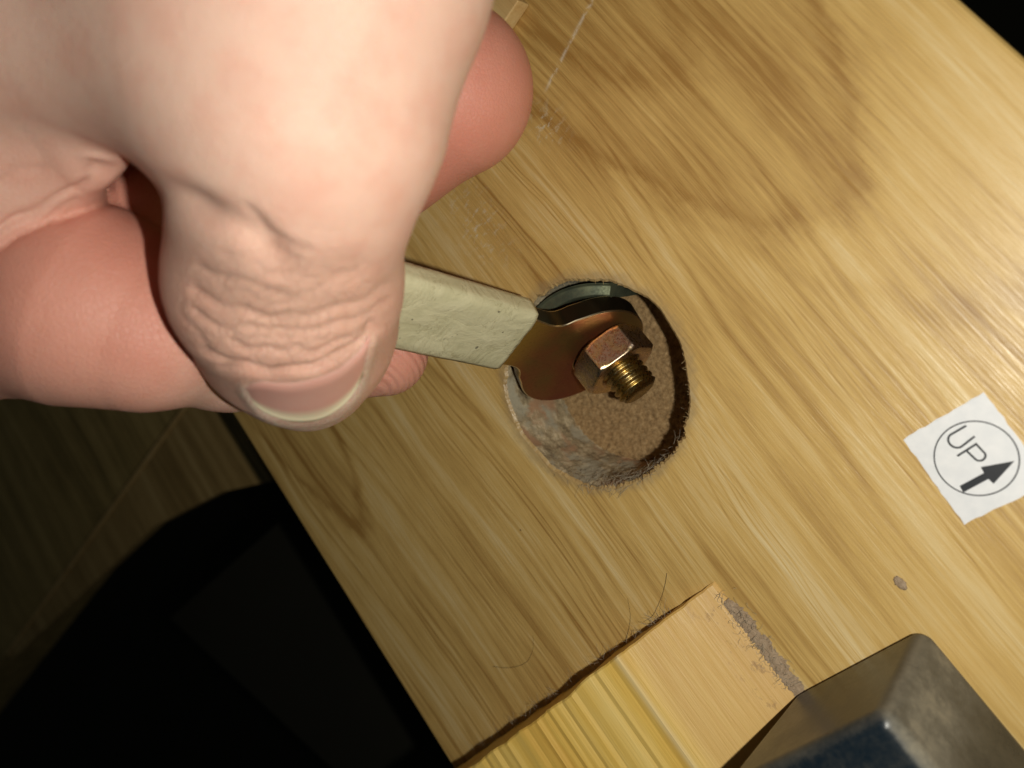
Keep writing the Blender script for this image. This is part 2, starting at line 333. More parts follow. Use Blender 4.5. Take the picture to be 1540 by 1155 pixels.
for k in range(230):                                     # torn fibres standing in the rim
    a = rng.uniform(0, 2*math.pi); r = rim[int(a/(2*math.pi)*NA) % NA]
    if abs(math.sin(a)) < rng.random()*.9: continue
    P_.append(curl((r*math.cos(a), r*math.sin(a), -.01-.05*rng.random()), (-math.cos(a)*.4+rng.normal(0, .5), -math.sin(a)*.5+rng.normal(0, .4), rng.normal(.1, .3)), rng.uniform(.03, .10), 3, .8))
fibres('torn_fibre', P_, .0045, M_board, board)['kind'] = 'stuff'
P_ = []
for k in range(300):                                     # grey fluff matted along the lower wall and rim
    a = rng.normal(4.2, .36); r = RH-.02+.05*rng.normal()
    z0 = -abs(rng.normal(0, .35)) if r < RH+.02 else .012
    if z0 < 0: r = min(r, RH-.06)
    z0 = max(z0, -1.5)
    P_.append(curl((r*math.cos(a), r*math.sin(a), z0), (-math.sin(a)*rng.choice([-1, 1]), math.cos(a), rng.normal(0, .5)), rng.uniform(.08, .30), 7, 1.8))
lint = fibres('lint', P_, .0028, M_lint); tag(lint, 'grey lint and dust fluff matted along the lower rim of the bored pocket', 'lint', 'stuff')
# ------------------------------------------------------------------ curved washer on the pocket wall
V = []; Fc = []; a0, a1 = math.radians(40), math.radians(134); n_ = 40
for k in range(n_+1):
    a = a0+(a1-a0)*k/n_; e = abs(2*k/n_-1); ztop = -.03-.25*e**3
    for r, zz in ((RH-.10, ztop-.04), (RH-.14, ztop-.10), (RH-.30, ztop-.10), (RH-.34, ztop-.16), (RH-.34, -1.45), (RH-.10, -1.45)): V.append((r*math.cos(a), r*math.sin(a), zz))
for k in range(n_):
    for j in range(6): Fc.append((k*6+j, k*6+(j+1) % 6, (k+1)*6+(j+1) % 6, (k+1)*6+j))
Fc += [tuple(range(6)), tuple(n_*6+5-j for j in range(6))]
o = mesh('crescent_washer', V, Fc, M_wash, None, True); bevel(o, .015, 2); tag(o, 'dark grey-green curved steel washer lining the upper wall of the pocket', 'washer')
# ------------------------------------------------------------------ bolt and nut
BC = np.array([.27, .19, -.66]); bd = np.array([.06, -.985, .10]); bd /= np.linalg.norm(bd)     # the nut's centre and the bolt's axis
def axis_frame(c, d):
    up = np.array([0, 0, 1.]); s = np.cross(d, up); s /= np.linalg.norm(s); u = np.cross(s, d)
    return Matrix([[s[0], u[0], d[0], c[0]], [s[1], u[1], d[1], c[1]], [s[2], u[2], d[2], c[2]], [0, 0, 0, 1]])
FB = axis_frame(BC, bd)
V = []; Fc = []; n_ = 48; pitch = .118; z0, z1 = -1.4, .75; nz = 240
for k in range(nz+1):
    zz = z0+(z1-z0)*k/nz
    for i in range(n_):
        th = 2*math.pi*i/n_; ph = (zz/pitch-th/(2*math.pi)) % 1; tr = 1-abs(2*ph-1); tr = min(1, max(0, (tr-.12)*1.35))
        r = .30+.06*tr; r = min(r, .36-max(0, zz-(z1-.05))*1.6)
        V.append((r*math.cos(th), r*math.sin(th), zz))
for k in range(nz):
    for i in range(n_): Fc.append((k*n_+i, k*n_+(i+1) % n_, (k+1)*n_+(i+1) % n_, (k+1)*n_+i))
V.append((0, 0, z1-.012)); Fc += [(nz*n_+i, nz*n_+(i+1) % n_, len(V)-1) for i in range(n_)]
o = mesh('threaded_bolt', V, Fc, M_thr, None, True); o.matrix_world = FB
o.data.polygons.foreach_set('use_smooth', [True]*len(o.data.polygons)); tag(o, 'brassy threaded bolt end sticking out of the nut inside the pocket', 'bolt')
bm = bmesh.new(); n_ = 96; AF = .60; hN = .27; prev = None; loops = []
rot = math.radians(34)
def hexr(th): 
    t = (th-rot) % (math.pi/3)-math.pi/6; return AF/math.cos(t)
for zz, lim in ((-hN, .625), (-hN+.06, .74), (hN-.06, .74), (hN, .625)):
    loops.append([bm.verts.new((min(hexr(2*math.pi*i/n_), lim)*math.cos(2*math.pi*i/n_), min(hexr(2*math.pi*i/n_), lim)*math.sin(2*math.pi*i/n_), zz)) for i in range(n_)])
for zz, r in ((hN, .42), (hN-.07, .36), (-hN+.07, .36), (-hN, .42)):
    loops.append([bm.verts.new((r*math.cos(2*math.pi*i/n_), r*math.sin(2*math.pi*i/n_), zz)) for i in range(n_)])
loops.append(loops[0])
for A_, B_ in zip(loops[:-1], loops[1:]):
    for i in range(n_): bm.faces.new((A_[i], A_[(i+1) % n_], B_[(i+1) % n_], B_[i]))
o = frombm('hex_nut', bm, M_nut); o.matrix_world = FB; bevel(o, .03, 3, 25); tag(o, 'yellow zinc hexagon nut on the bolt, in front of the spanner jaw', 'nut')
# ------------------------------------------------------------------ open-ended spanner wrapped in masking paper
sw = np.array([.04, .33, .94]); sw /= np.linalg.norm(sw); sx = np.array([1., 0, 0]); sx -= sw*(sx@sw); sx /= np.linalg.norm(sx); sm = np.cross(sx, sw)
SC = np.array([-.12, .70, -.60])
FS = Matrix([[sx[0], sw[0], sm[0], SC[0]], [sx[1], sw[1], sm[1], SC[1]], [sx[2], sw[2], sm[2], SC[2]], [0, 0, 0, 1]])
span = empty('spanner'); span.matrix_world = FS
tag(span, 'small open-ended spanner, its shank wrapped in pale paper, held on the nut', 'spanner')
def head_outline():
    pts = []; R0 = 1.24; th = math.radians(-8); jaw = .60
    def rt(x, y): return (x*math.cos(th)-y*math.sin(th), x*math.sin(th)+y*math.cos(th))
    # shank left side, concave neck, left jaw round, mouth, right jaw, neck, shank
    for q in ((-.56, 1.75), (-.535, 1.5), (-.52, 1.3), (-.53, 1.18), (-.57, 1.07), (-.64, .99), (-.74, .92)): pts.append(q)
    a_s, a_e = math.radians(136), math.radians(236)
    for a in np.linspace(a_s, a_e, 26): pts.append((R0*math.cos(a)*.97, R0*math.sin(a)*.86+.02))
    jo = .30
    pts += [rt(-jaw+jo, -.90), rt(-jaw+jo, -.25)]
    for a in np.linspace(math.radians(200), math.radians(340), 10): pts.append(rt(jo+jaw*math.cos(a)*.98, -.02-jaw*.75*math.sin(a)-.2))
    pts += [rt(jaw+jo, -.25), rt(jaw+jo, -.72)]
    for a in np.linspace(math.radians(-40), math.radians(44), 26): pts.append((R0*math.cos(a)*.98, R0*math.sin(a)*.88+.02))
    for q in ((-.56, 1.75), (-.535, 1.5), (-.52, 1.3), (-.53, 1.18), (-.57, 1.07), (-.64, .99), (-.74, .92))[::-1]: pts.append((-q[0], q[1]))
    return pts
def prism(name, pts, z0, z1, mat, parent, bv):
    bm = bmesh.new(); A_ = [bm.verts.new((p[0], p[1], z0)) for p in pts]; B_ = [bm.verts.new((p[0], p[1], z1)) for p in pts]
    bm.faces.new(A_); bm.faces.new(B_)
    for i in range(len(pts)): bm.faces.new((A_[i], A_[(i+1) % len(pts)], B_[(i+1) % len(pts)], B_[i]))
    o = frombm(name, bm, mat, parent)
    if bv: bevel(o, bv, 3, 30)
    return o
hd = prism('jaw_head', head_outline(), -.17, .17, M_span, span, .035); g = G('dark_side_steel', .35, Metallic=.9); g.set('Base Color', (.06, .045, .025, 1)); hd.data.materials.append(g.m)
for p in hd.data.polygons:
    if abs(p.normal.z) < .5: p.material_index = 1  # side faces of the head in a darker steel than its flats
g = G('edge_glint', .3, Metallic=1.); g.set('Base Color', (.75, .62, .42, 1)); hd.data.materials.append(g.m); hd.modifiers['b'].material = 2; hd.modifiers['b'].width = .022  # bevels in brighter metal, a thin glint painted along the head's edges
hd['label'] = 'tarnished orange-brown steel open jaw'
sh = prism('shank', [(-.558, 1.74), (.558, 1.74), (.558, 6.2), (-.558, 6.2)], -.135, .135, M_span, span, .03)
# paper wrap: slightly crumpled sleeve with a slanted end
V = []; Fc = []; nl, npz = 70, 56
def sleeve(u):                                            # rounded-rectangle section, u in 0..1
    a = 2*math.pi*u; c, s = math.cos(a), math.sin(a); e = 9.
    r = (abs(c/.645)**e+abs(s/.20)**e)**(-1/e); return r*c, r*s
from mathutils import noise as mn
for i in range(nl+1):
    for j in range(npz):
        xx, zz = sleeve(j/npz); b0 = 1.62+.10*xx/.7; yy = b0+(6.0-b0)*(i/nl)**1.0
        q = mn.noise(Vector((xx*1.6, yy*1.1, zz*3)))*.02+mn.noise(Vector((xx*5, yy*4, zz*5+4)))*.005
        k = 1+q/.45; V.append((xx*(1+q*.5), yy+.02*mn.noise(Vector((xx*6, 0, zz*6))), zz+math.copysign(q, zz)))
for i in range(nl):
    for j in range(npz): Fc.append((i*npz+j, i*npz+(j+1) % npz, (i+1)*npz+(j+1) % npz, (i+1)*npz+j))
tp = mesh('paper_wrap', V, Fc, M_tape, span, True); tp['label'] = 'creased pale masking paper wound round the shank'
m = tp.modifiers.new('s', 'SOLIDIFY'); m.thickness = .025; m.offset = -1
# ------------------------------------------------------------------ sticker
stx = empty('sticker', (0, 0, 0)); tag(stx, 'white square paper sticker printed UP with an arrow in a circle', 'sticker')
pa, pb, pc = plane(1358, 660), plane(1480, 590), plane(1450, 788)
ux = (pb-pa)[:2]; W_ = np.linalg.norm(ux); ux /= W_; vy = (pc-pa)[:2]; H_ = np.linalg.norm(vy); vy /= H_
stx.location = (pa[0], pa[1], 0)
def S(u, v, z=.0): p = ux*u+vy*v; return (p[0], p[1], z)
bm = bmesh.new(); n_ = 14
top = []
for i in range(n_+1): top.append((W_*i/n_, .006*rng.normal()))
for i in range(1, n_+1): top.append((W_+.006*rng.normal(), H_*i/n_))
for i in range(1, n_+1): top.append((W_*(1-i/n_), H_+.006*rng.normal()))
for i in range(1, n_): top.append((.006*rng.normal(), H_*(1-i/n_)))
A_ = [bm.verts.new(S(u, v, .012)) for u, v in top]; B_ = [bm.verts.new(S(u, v, .001)) for u, v in top]
bm.faces.new(A_)
for i in range(len(A_)): bm.faces.new((A_[i], B_[i], B_[(i+1) % len(A_)], A_[(i+1) % len(A_)]))
frombm('sticker_paper', bm, M_stick, stx)
# printed marks placed from where they stand on the sheet (photo measures turned into sheet coordinates)
def onsheet(zx, zy):
    p = plane(1300+zx*240/990, 540+zy*280/1155)[:2]-pa[:2]; Mx = np.array([ux, vy]).T; return np.linalg.solve(Mx, p)
def flat(name, polys, z=.0155):
    V = []; Fc = []
    for P_ in polys:
        b0 = len(V); V += [S(u, v, z) for u, v in P_]; Fc.append(tuple(range(b0, b0+len(P_))))
    o = mesh(name, V, Fc, M_ink, stx); 
    for p in o.data.polygons:
        if p.normal.z < 0: p.flip()
    return o
def stroke(pts, wd):
    pts = [np.array(p) for p in pts]; out = []; Lp = []; Rp = []
    for i, p in enumerate(pts):
        d = (pts[min(i+1, len(pts)-1)]-pts[max(i-1, 0)]); d = d/np.linalg.norm(d); nn = np.array([-d[1], d[0]])*wd/2
        Lp.append(p+nn); Rp.append(p-nn)
    return [(Lp[i], Lp[i+1], Rp[i+1], Rp[i]) for i in range(len(pts)-1)]
cc = (onsheet(435, 600)+onsheet(952, 630))/2; rc = (np.linalg.norm(onsheet(435, 600)-onsheet(952, 630))+np.linalg.norm(onsheet(670, 380)-onsheet(720, 850)))/4
cc = (cc+(onsheet(670, 380)+onsheet(720, 850))/2)/2
flat('printed_circle', stroke([cc+rc*np.array([math.cos(t), math.sin(t)]) for t in np.linspace(0, 2*math.pi, 73)], .017))
U0, U1, U2, U3 = onsheet(632, 412), onsheet(530, 470), onsheet(590, 545), onsheet(685, 478)
ce = (onsheet(535, 468)+onsheet(605, 540))/2; ra = (onsheet(535, 468)-onsheet(605, 540))/2; rb = np.array([-ra[1], ra[0]]); 
if (rb@(onsheet(500, 560)-ce)) < 0: rb = -rb
arc = [ce+ra*math.cos(t)+rb*math.sin(t)*.9 for t in np.linspace(0, math.pi, 15)]
flat('printed_letter', stroke([U0]+arc+[U3], .026))
q0, q1 = onsheet(577, 600), onsheet(688, 530)
bowl0, bowl1 = onsheet(628, 570), onsheet(690, 530)
cb0, cb1 = onsheet(688, 618), onsheet(745, 580)
mid = (cb0+cb1)/2; rr_ = (cb1-cb0)/2; ro = np.array([-rr_[1], rr_[0]]); 
if ro@(mid-bowl0) < 0: ro = -ro
arc = [mid-rr_*math.cos(t)+ro*math.sin(t)*.9 for t in np.linspace(0, math.pi, 15)]
f_ = flat('printed_letter', stroke([onsheet(577, 600), onsheet(700, 522)], .026)+stroke([onsheet(632, 565)]+arc+[onsheet(695, 527)], .0255), .0157)
flat('printed_arrow', [[onsheet(*p) for p in ((592, 785), (742, 705), (722, 668), (932, 630))]+[onsheet(*p) for p in ((802, 772), (770, 742), (614, 826))]])
# ------------------------------------------------------------------ block with rounded corner at the bottom
prof = [(-.42, .0), (-.46, .05), (-.8, .22), (-1.3, .5), (-1.8, .78), (-2.0, .90), (-2.12, .95), (-2.3, .94), (-3.0, 1.12), (-4.2, 1.38), (-6.0, 1.7), (-7.6, 1.8), (-9.8, 1.8), (-9.8, .0)]
def yend(x): return -3.63-.02*(-.4-x)-(.05*min(1, max(0, (-2.85-x)/.3)) if x < -2.85 else 0)-.01*math.sin(x*9)*(x < -2.8)
xs = []
for (xa_, ha), (xb_, hb) in zip(prof[:-2], prof[1:-1]):
    m_ = max(2, int(abs(xb_-xa_)/.08)); xs += [(xa_+(xb_-xa_)*t/m_, ha+(hb-ha)*t/m_) for t in range(m_)]
xs.append(prof[-2]); V = []; Fc = []; rows = 5
for i, (x_, h_) in enumerate(xs):
    hh = h_+(.012*math.sin(x_*17)+.008*math.sin(x_*41) if x_ < -2.5 else 0)
    ye = yend(x_)+.004*rng.normal()
    V += [(x_, ye+.0, .002), (x_, ye, hh-.03 if hh > .04 else hh*.5), (x_, ye-.03, hh), (x_, -9, hh), (x_, -18, hh)]
for i in range(len(xs)-1):
    for j in range(4): Fc.append((i*5+j, i*5+j+1, (i+1)*5+j+1, (i+1)*5+j))
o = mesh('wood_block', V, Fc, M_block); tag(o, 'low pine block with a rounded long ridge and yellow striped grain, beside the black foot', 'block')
# dusty glue line along the block's edge
V = []; Fc = []; n_ = 60
for i in range(n_):
    y_ = -3.95-(1.7)*i/(n_-1); wv = (.15+.025*math.sin(i*.5)+.015*rng.normal())*min(1, .25+i/12); c = -.45+.008*rng.normal(); 
    for k, f in enumerate((-1, -.5, 0, .5, 1)): V.append((c+f*wv, y_, (.05+.03*rng.random())*(1-abs(f))+.004+(.07*-f if f < 0 else 0)))
for i in range(n_-1):
    for k in range(4): Fc.append((i*5+k, i*5+k+1, (i+1)*5+k+1, (i+1)*5+k))
o = mesh('dust_ridge', V, Fc, M_dust, None, True); tag(o, 'purplish grey crumbly dust along the joint of the pine block', 'dust', 'stuff')
# ------------------------------------------------------------------ black foot
V = []
for zz, i0 in ((.004, 0), (2.15, .07)):
    V += [(-.5-i0*9, -14, zz), (1.79-i0*3, -14, zz), (1.79-i0*3, -5.58-i0, zz), (-.5-i0*9, -5.58-i0, zz)]
o = mesh('black_foot', V, [(3, 2, 1, 0), (4, 5, 6, 7), (0, 1, 5, 4), (1, 2, 6, 5), (2, 3, 7, 6), (3, 0, 4, 7)], M_black)
bevel(o, .20, 8); tag(o, 'dusty black plastic box with rounded edges standing on the board beside the pine block', 'plastic foot')
# ------------------------------------------------------------------ batten behind the fingers, dark timbers to the left
o = box('light_batten', -4, 3.35, 5.1, 12, .003, .32, M_batten, None, .03); tag(o, 'brown wooden batten lying across the board behind the fingertip', 'batten')
rail = prism('dark_rail', [(-14.6, 6.4), (-17.2, 7.7), (-22, 9.3), (-40, 12.2), (-40, 12.5), (-14.2, 10.75)], -5.5, -5., M_rail, None, .04)  # slanted side follows a shadow's boundary, shade put into the outline
es = prism('arris_highlight', [(-14.2, 10.76), (-40, 12.52), (-40, 12.72), (-14.2, 10.96)], -5.6, -4.95, M_batten, rail, .04)  # pale strip added in place of the highlight on the rail's arris
tag(rail, 'shaded brown rail below the board with a pale strip as its lit long edge, under the hand', 'rail')
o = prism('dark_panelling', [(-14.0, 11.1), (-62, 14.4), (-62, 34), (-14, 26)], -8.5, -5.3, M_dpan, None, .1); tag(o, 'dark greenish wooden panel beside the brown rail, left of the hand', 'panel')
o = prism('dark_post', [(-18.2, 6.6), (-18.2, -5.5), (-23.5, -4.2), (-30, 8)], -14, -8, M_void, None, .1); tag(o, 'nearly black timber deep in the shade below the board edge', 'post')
fl = mesh('floor', [(-250, -250, -45), (250, -250, -45), (250, 250, -45), (-250, 250, -45)], [(0, 1, 2, 3)], M_void); fl['kind'] = 'structure'
# ------------------------------------------------------------------ hairs and specks
def hair(pts, h, label):
    P_ = [plane(px, py, h)+np.array([0, 0, .004]) for px, py in pts]
    Q = []
    for i in range(len(P_)-1):                          # Catmull-Rom
        a, b, c, d_ = P_[max(i-1, 0)], P_[i], P_[i+1], P_[min(i+2, len(P_)-1)]
        for t in np.linspace(0, 1, 7)[:-1]: Q.append(.5*((2*b)+(c-a)*t+(2*a-5*b+4*c-d_)*t*t+(3*b-a-3*c+d_)*t**3))
    Q.append(P_[-1]); o = fibres('hair', [Q], .0045, M_hair); tag(o, label, 'hair', None, 'loose hairs on the board')
hair([(741, 1002), (765, 1004), (790, 997), (801, 978), (802, 955)], .01, 'thin dark hair curled on the veneer left of the pine block')
hair([(1003, 862), (1000, 880), (994, 900), (982, 925), (968, 935)], .01, 'thin dark hair on the veneer just above the pine block corner')
hair([(905, 1000), (925, 985), (940, 965), (948, 930), (944, 900)], .012, 'faint long hair crossing the shadow of the pine block')
P_ = []
for k in range(150):
    x_ = rng.uniform(-7, -1.2); P_.append(curl((x_, yend(x_)+.02, rng.uniform(.02, .45)), (rng.normal(), .8, rng.normal(0, .5)), rng.uniform(.08, .35), 6, 1.6))
for k in range(170):
    P_.append(curl((-.45+rng.normal(0, .11), rng.uniform(-5.5, -3.8), .08+.03*rng.random()), (rng.normal(), rng.normal(), .2), rng.uniform(.05, .22), 6, 2.2))
o = fibres('edge_fluff', P_, .003, M_lint); tag(o, 'fine fluff caught along the edges of the pine block', 'lint', 'stuff')
def speck(px, py, r, mat, label, sy=1.6):
    p = plane(px, py); bm = bmesh.new(); bmesh.ops.create_icosphere(bm, subdivisions=3, radius=r)
    for v in bm.verts: v.co *= 1+.25*mn.noise(v.co*9/r*.3); v.co.y *= sy; v.co.z *= .25
    o = frombm('speck', bm, mat, None, True); o.location = (p[0], p[1], .004); tag(o, label, 'speck', None, 'specks on the board')
speck(1354, 877, .065, M_dust, 'grey-brown speck of dirt on the veneer above the black foot')
speck(783, 1163-366, .012, M_hair, 'tiny black speck on the veneer below the pocket')
# ------------------------------------------------------------------ the hand: one implicit surface, meshed with surface nets (camera frame, cm)
def P(px, py, z): return ray(px, py)*z
def cap(p, a, b, ra, rb):
    ab = b-a; t = np.clip(((p-a)@ab)/(ab@ab), 0, 1).astype(np.float32); t = t[..., None]
    return np.linalg.norm(p-(a+t*ab), axis=-1)-(ra+(rb-ra)*t[..., 0])
def ell(p, c, r, rotd=0):
    q = p-c
    if rotd:
        s, k = math.sin(math.radians(rotd)), math.cos(math.radians(rotd)); q = np.stack([q[..., 0]*k+q[..., 1]*s, -q[..., 0]*s+q[..., 1]*k, q[..., 2]], -1)
    r = np.array(r); k0 = np.linalg.norm(q/r, axis=-1); k1 = np.linalg.norm(q/(r*r), axis=-1); return k0*(k0-1)/np.maximum(k1, 1e-6)
def smin(a, b, k):
    h = np.maximum(k-np.abs(a-b), 0)/k; return np.minimum(a, b)-h*h*k*.25
def chain(p, pts, k=.3):
    d = None
    for (a, b) in zip(pts[:-1], pts[1:]):
        za_, zb_ = a[2], b[2]; c = cap(p, P(*a[:3]), P(*b[:3]), a[3]*za_/F, b[3]*zb_/F); d = c if d is None else smin(d, c, k)
    return d
def thumb(p):
    d = chain(p, [(520, -330, 8.3, 290), (470, -60, 7.95, 262), (459, 180, 8.05, 196), (446, 290, 8.35, 166)], .5)
    d = smin(d, chain(p, [(-260, -60, 9.1, 235), (0, 10, 8.7, 172), (330, 60, 8.2, 190)], .5), 1.1)
    d = smin(d, chain(p, [(438, 280, 8.5, 166), (431, 420, 9.3, 167), (447, 492, 10.15, 142), (463, 545, 10.95, 101)], .3), .35)
    return d
def index(p):
    d = chain(p, [(-420, 330, 10.6, 150), (-80, 470, 11.0, 128), (140, 462, 10.15, 140), (228, 498, 10.15, 110)], .5)
    d = smin(d, chain(p, [(120, 390, 11.0, 95), (215, 318, 11.0, 66)], .3), .25)
    return smin(d, chain(p, [(228, 503, 10.25, 104), (345, 524, 11.3, 86), (480, 530, 12.3, 72), (578, 530, 12.6, 66)], .4), .35)
def web(p): return smin(chain(p, [(-260, 200, 10.2, 190), (-60, 320, 10.0, 150), (20, 330, 10.1, 118)], .6), chain(p, [(-40, 240, 9.6, 120), (122, 222, 9.1, 62)], .4), 1.0)
def middle(p): return chain(p, [(300, 340, 12.4, 100), (545, 216, 11.9, 116), (672, 136, 11.4, 130)], .6)
def palm(p):
    d = chain(p, [(-900, -700, 10.5, 330), (-420, -250, 10.8, 330), (150, -120, 11.6, 260), (420, 60, 11.9, 150)], 1.)
    d = smin(d, chain(p, [(150, 150, 12.4, 130), (480, 20, 12.2, 130)], .5), .5)      # ring finger curled out of sight
    return smin(d, chain(p, [(100, 260, 12.2, 120), (-300, 200, 11.6, 170)], .5), .6)
def hand_sdf(p):
    t, i, w_, m_, pl = thumb(p), index(p), web(p), middle(p), palm(p)
    d = smin(t, w_, .5); d = smin(d, i, .05); d = smin(d, smin(m_, pl, .15), .12)
    return d
def eval_chunks(fn, pts, n=400000):
    return np.concatenate([fn(pts[i:i+n].astype(np.float32)) for i in range(0, len(pts), n)]) if len(pts) else np.zeros(0)
lo3 = np.array([-14.5, -12.5, 6.0]); hi3 = np.array([1.6, 1.6, 15.2]); h = .039; cn = 6
dim = (np.ceil((hi3-lo3)/h/cn)*cn).astype(int)+1
cd = (dim-1)//cn+1
ci = np.stack(np.meshgrid(*[np.arange(k) for k in cd], indexing='ij'), -1).reshape(-1, 3)
fc = eval_chunks(hand_sdf, lo3+ci*h*cn).reshape(cd)
near = np.abs(fc) < h*cn*1.6
fine = np.where(np.repeat(np.repeat(np.repeat(fc, cn, 0), cn, 1), cn, 2)[:dim[0], :dim[1], :dim[2]] > 0, 1., -1.).astype(np.float32)
msk = np.zeros(dim, bool)
for dx in range(-1, 1):
    for dy in range(-1, 1):
        for dz in range(-1, 1):
            r_ = np.repeat(np.repeat(np.repeat(near, cn, 0), cn, 1), cn, 2)
            r_ = np.roll(r_, (dx*cn, dy*cn, dz*cn), (0, 1, 2)); msk |= r_[:dim[0], :dim[1], :dim[2]]
idx = np.argwhere(msk); fine[msk] = eval_chunks(hand_sdf, lo3+idx*h)
sg = fine < 0
s0 = np.zeros(np.array(dim)-1, np.int8)
for o3 in np.ndindex(2, 2, 2): s0 += sg[o3[0]:dim[0]-1+o3[0], o3[1]:dim[1]-1+o3[1], o3[2]:dim[2]-1+o3[2]]
act = (s0 > 0) & (s0 < 8); ac_ = np.argwhere(act); vid = -np.ones(act.shape, np.int32); vid[act] = np.arange(len(ac_))
acc = np.zeros((len(ac_), 3)); cnt = np.zeros(len(ac_))
for ax in range(3):
    others = [k for k in range(3) if k != ax]
    for u in (0, 1):
        for v in (0, 1):
            o0 = np.zeros(3, int); o0[others[0]] = u; o0[others[1]] = v; o1 = o0.copy(); o1[ax] = 1
            A_ = fine[tuple((ac_+o0).T)]; B_ = fine[tuple((ac_+o1).T)]; c_ = (A_ < 0) != (B_ < 0)
            t = np.where(c_, A_/np.where(c_, A_-B_, 1), 0); q = ac_+o0+t[:, None]*(o1-o0); acc[c_] += q[c_]; cnt[c_] += 1
HV = lo3+acc/cnt[:, None]*h
quads = []
for ax in range(3):
    u, v = [(1, 2), (2, 0), (0, 1)][ax]
    sl0 = [slice(1, dim[k]-1) for k in range(3)]; sl1 = list(sl0); sl0[ax] = slice(0, dim[ax]-1); sl1[ax] = slice(1, dim[ax])
    A_ = sg[tuple(sl0)]; B_ = sg[tuple(sl1)]; e = np.argwhere(A_ != B_); inside = A_[tuple(e.T)]
    base = e+1; base[:, ax] -= 1
    eu = np.zeros(3, int); eu[u] = 1; ev = np.zeros(3, int); ev[v] = 1
    ids = [vid[tuple((base-a*eu-b*ev).T)] for a, b in ((1, 1), (0, 1), (0, 0), (1, 0))]
    q = np.stack(ids, 1); q = np.where(inside[:, None], q, q[:, ::-1]); quads.append(q)
quads = np.concatenate(quads); quads = quads[(quads >= 0).all(1)]
def grad(p, e=.03):
    g_ = np.stack([eval_chunks(hand_sdf, p+np.eye(3)[k]*e)-eval_chunks(hand_sdf, p-np.eye(3)[k]*e) for k in range(3)], -1)
    return g_/np.maximum(np.linalg.norm(g_, axis=1, keepdims=True), 1e-6)
HN = grad(HV); HV = HV-HN*eval_chunks(hand_sdf, HV)[:, None]
# skin folds: grooves (photo measures) pressed into the skin facing the viewer
def polydist(px, py, pts):
    best = np.full(len(px), 1e9); pts = np.array(pts, float)
    Q = []
    for i in range(len(pts)-1):
        a, b, c, d_ = pts[max(i-1, 0)], pts[i], pts[i+1], pts[min(i+2, len(pts)-1)]
        for t in np.linspace(0, 1, 6)[:-1]: Q.append(.5*((2*b)+(c-a)*t+(2*a-5*b+4*c-d_)*t*t+(3*b-a-3*c+d_)*t**3))
    Q.append(pts[-1])
    for a, b in zip(Q[:-1], Q[1:]):
        ab = b-a; t = np.clip(((px-a[0])*ab[0]+(py-a[1])*ab[1])/(ab@ab+1e-9), 0, 1)
        best = np.minimum(best, np.hypot(px-a[0]-t*ab[0], py-a[1]-t*ab[1]))
    return best
FOLDS = [([(150, 250), (230, 288), (343, 335), (425, 390), (480, 405), (540, 400)], 25, .17),
         ([(372, 318), (402, 350), (436, 372), (462, 374)], 11.9, .03),
         ([(300, 405), (380, 428), (435, 450), (474, 434), (540, 412)], 10, .022),
         ([(292, 440), (339, 461), (387, 473), (429, 479), (489, 470), (549, 449), (590, 425)], 9, .034),
         ([(298, 472), (339, 496), (387, 493), (435, 499), (489, 492), (549, 475), (582, 455)], 7, .03),
         ([(345, 511), (375, 529), (405, 522), (429, 532), (447, 525), (477, 529), (519, 511), (560, 485)], 6.5, .036),
         ([(310, 530), (354, 547), (399, 556), (444, 556), (489, 547), (534, 520), (565, 498)], 7, .045),
         ([(380, 512), (400, 505), (430, 512), (460, 507), (490, 511)], 4.5, .02),
         ([(330, 552), (385, 559), (440, 560), (500, 545), (540, 514), (562, 488)], 8, .05),
         ([(270, 465), (300, 510), (340, 545)], 7, .015), ([(360, 438), (400, 455), (440, 460)], 5, .012),
         ([(330, 380), (380, 400), (430, 420), (500, 415)], 9, .015),
         ([(128, 278), (86, 300), (0, 343), (-60, 370)], 9, .07), ([(122, 300), (100, 330), (50, 378), (-20, 430)], 10, .05),
         ([(60, 250), (0, 262), (-60, 280)], 9, .03), ([(120, 300), (70, 330), (10, 372)], 6, .03)]
px = CX+F*HV[:, 0]/HV[:, 2]; py = CY+F*HV[:, 1]/HV[:, 2]
tt, ii, ww, mm = [eval_chunks(f_, HV) for f_ in (thumb, index, web, middle)]
onthumb = np.clip(1-np.minimum(tt, ww)/.12, 0, 1); facing = np.clip(-HN[:, 2]*2.2+.25, 0, 1)
disp = np.zeros(len(HV))
for pts, wd, dp in FOLDS:
    k_ = wd < 12; tp_ = 1. if dp < .15 else np.clip((500-px)/110, .22, 1)*(.8+.2*np.sin(px*.05)); wp = polydist(px+k_*3*np.sin(py*.11)+k_*2*np.sin(px*.07), py+k_*2.5*np.sin(px*.09), pts); wd = wd*(1-.22*k_); disp -= dp*tp_*(.95+k_*.3*np.sin(px*.06+dp*90))*np.exp(-(wp/wd)**2)
disp *= onthumb*facing
lowf = np.array([mn.noise(Vector(v*1.1)) for v in HV[::1]]) if len(HV) < 400000 else 0
disp += lowf*.03
kn_ = np.exp(-(((px-430)/200)**2+((py-465)/120)**2))*(tt < .1)*facing
fo = np.array([abs(mn.noise(Vector((x_/48, (y_+12*math.sin(x_/60))/8.5, 3.)))) if k > .05 else 0 for x_, y_, k in zip(px, py, kn_)])
disp -= (.35-np.minimum(fo, .35))*.026*np.clip(kn_-.05, 0, 1)
HV2 = HV+HN*disp[:, None]
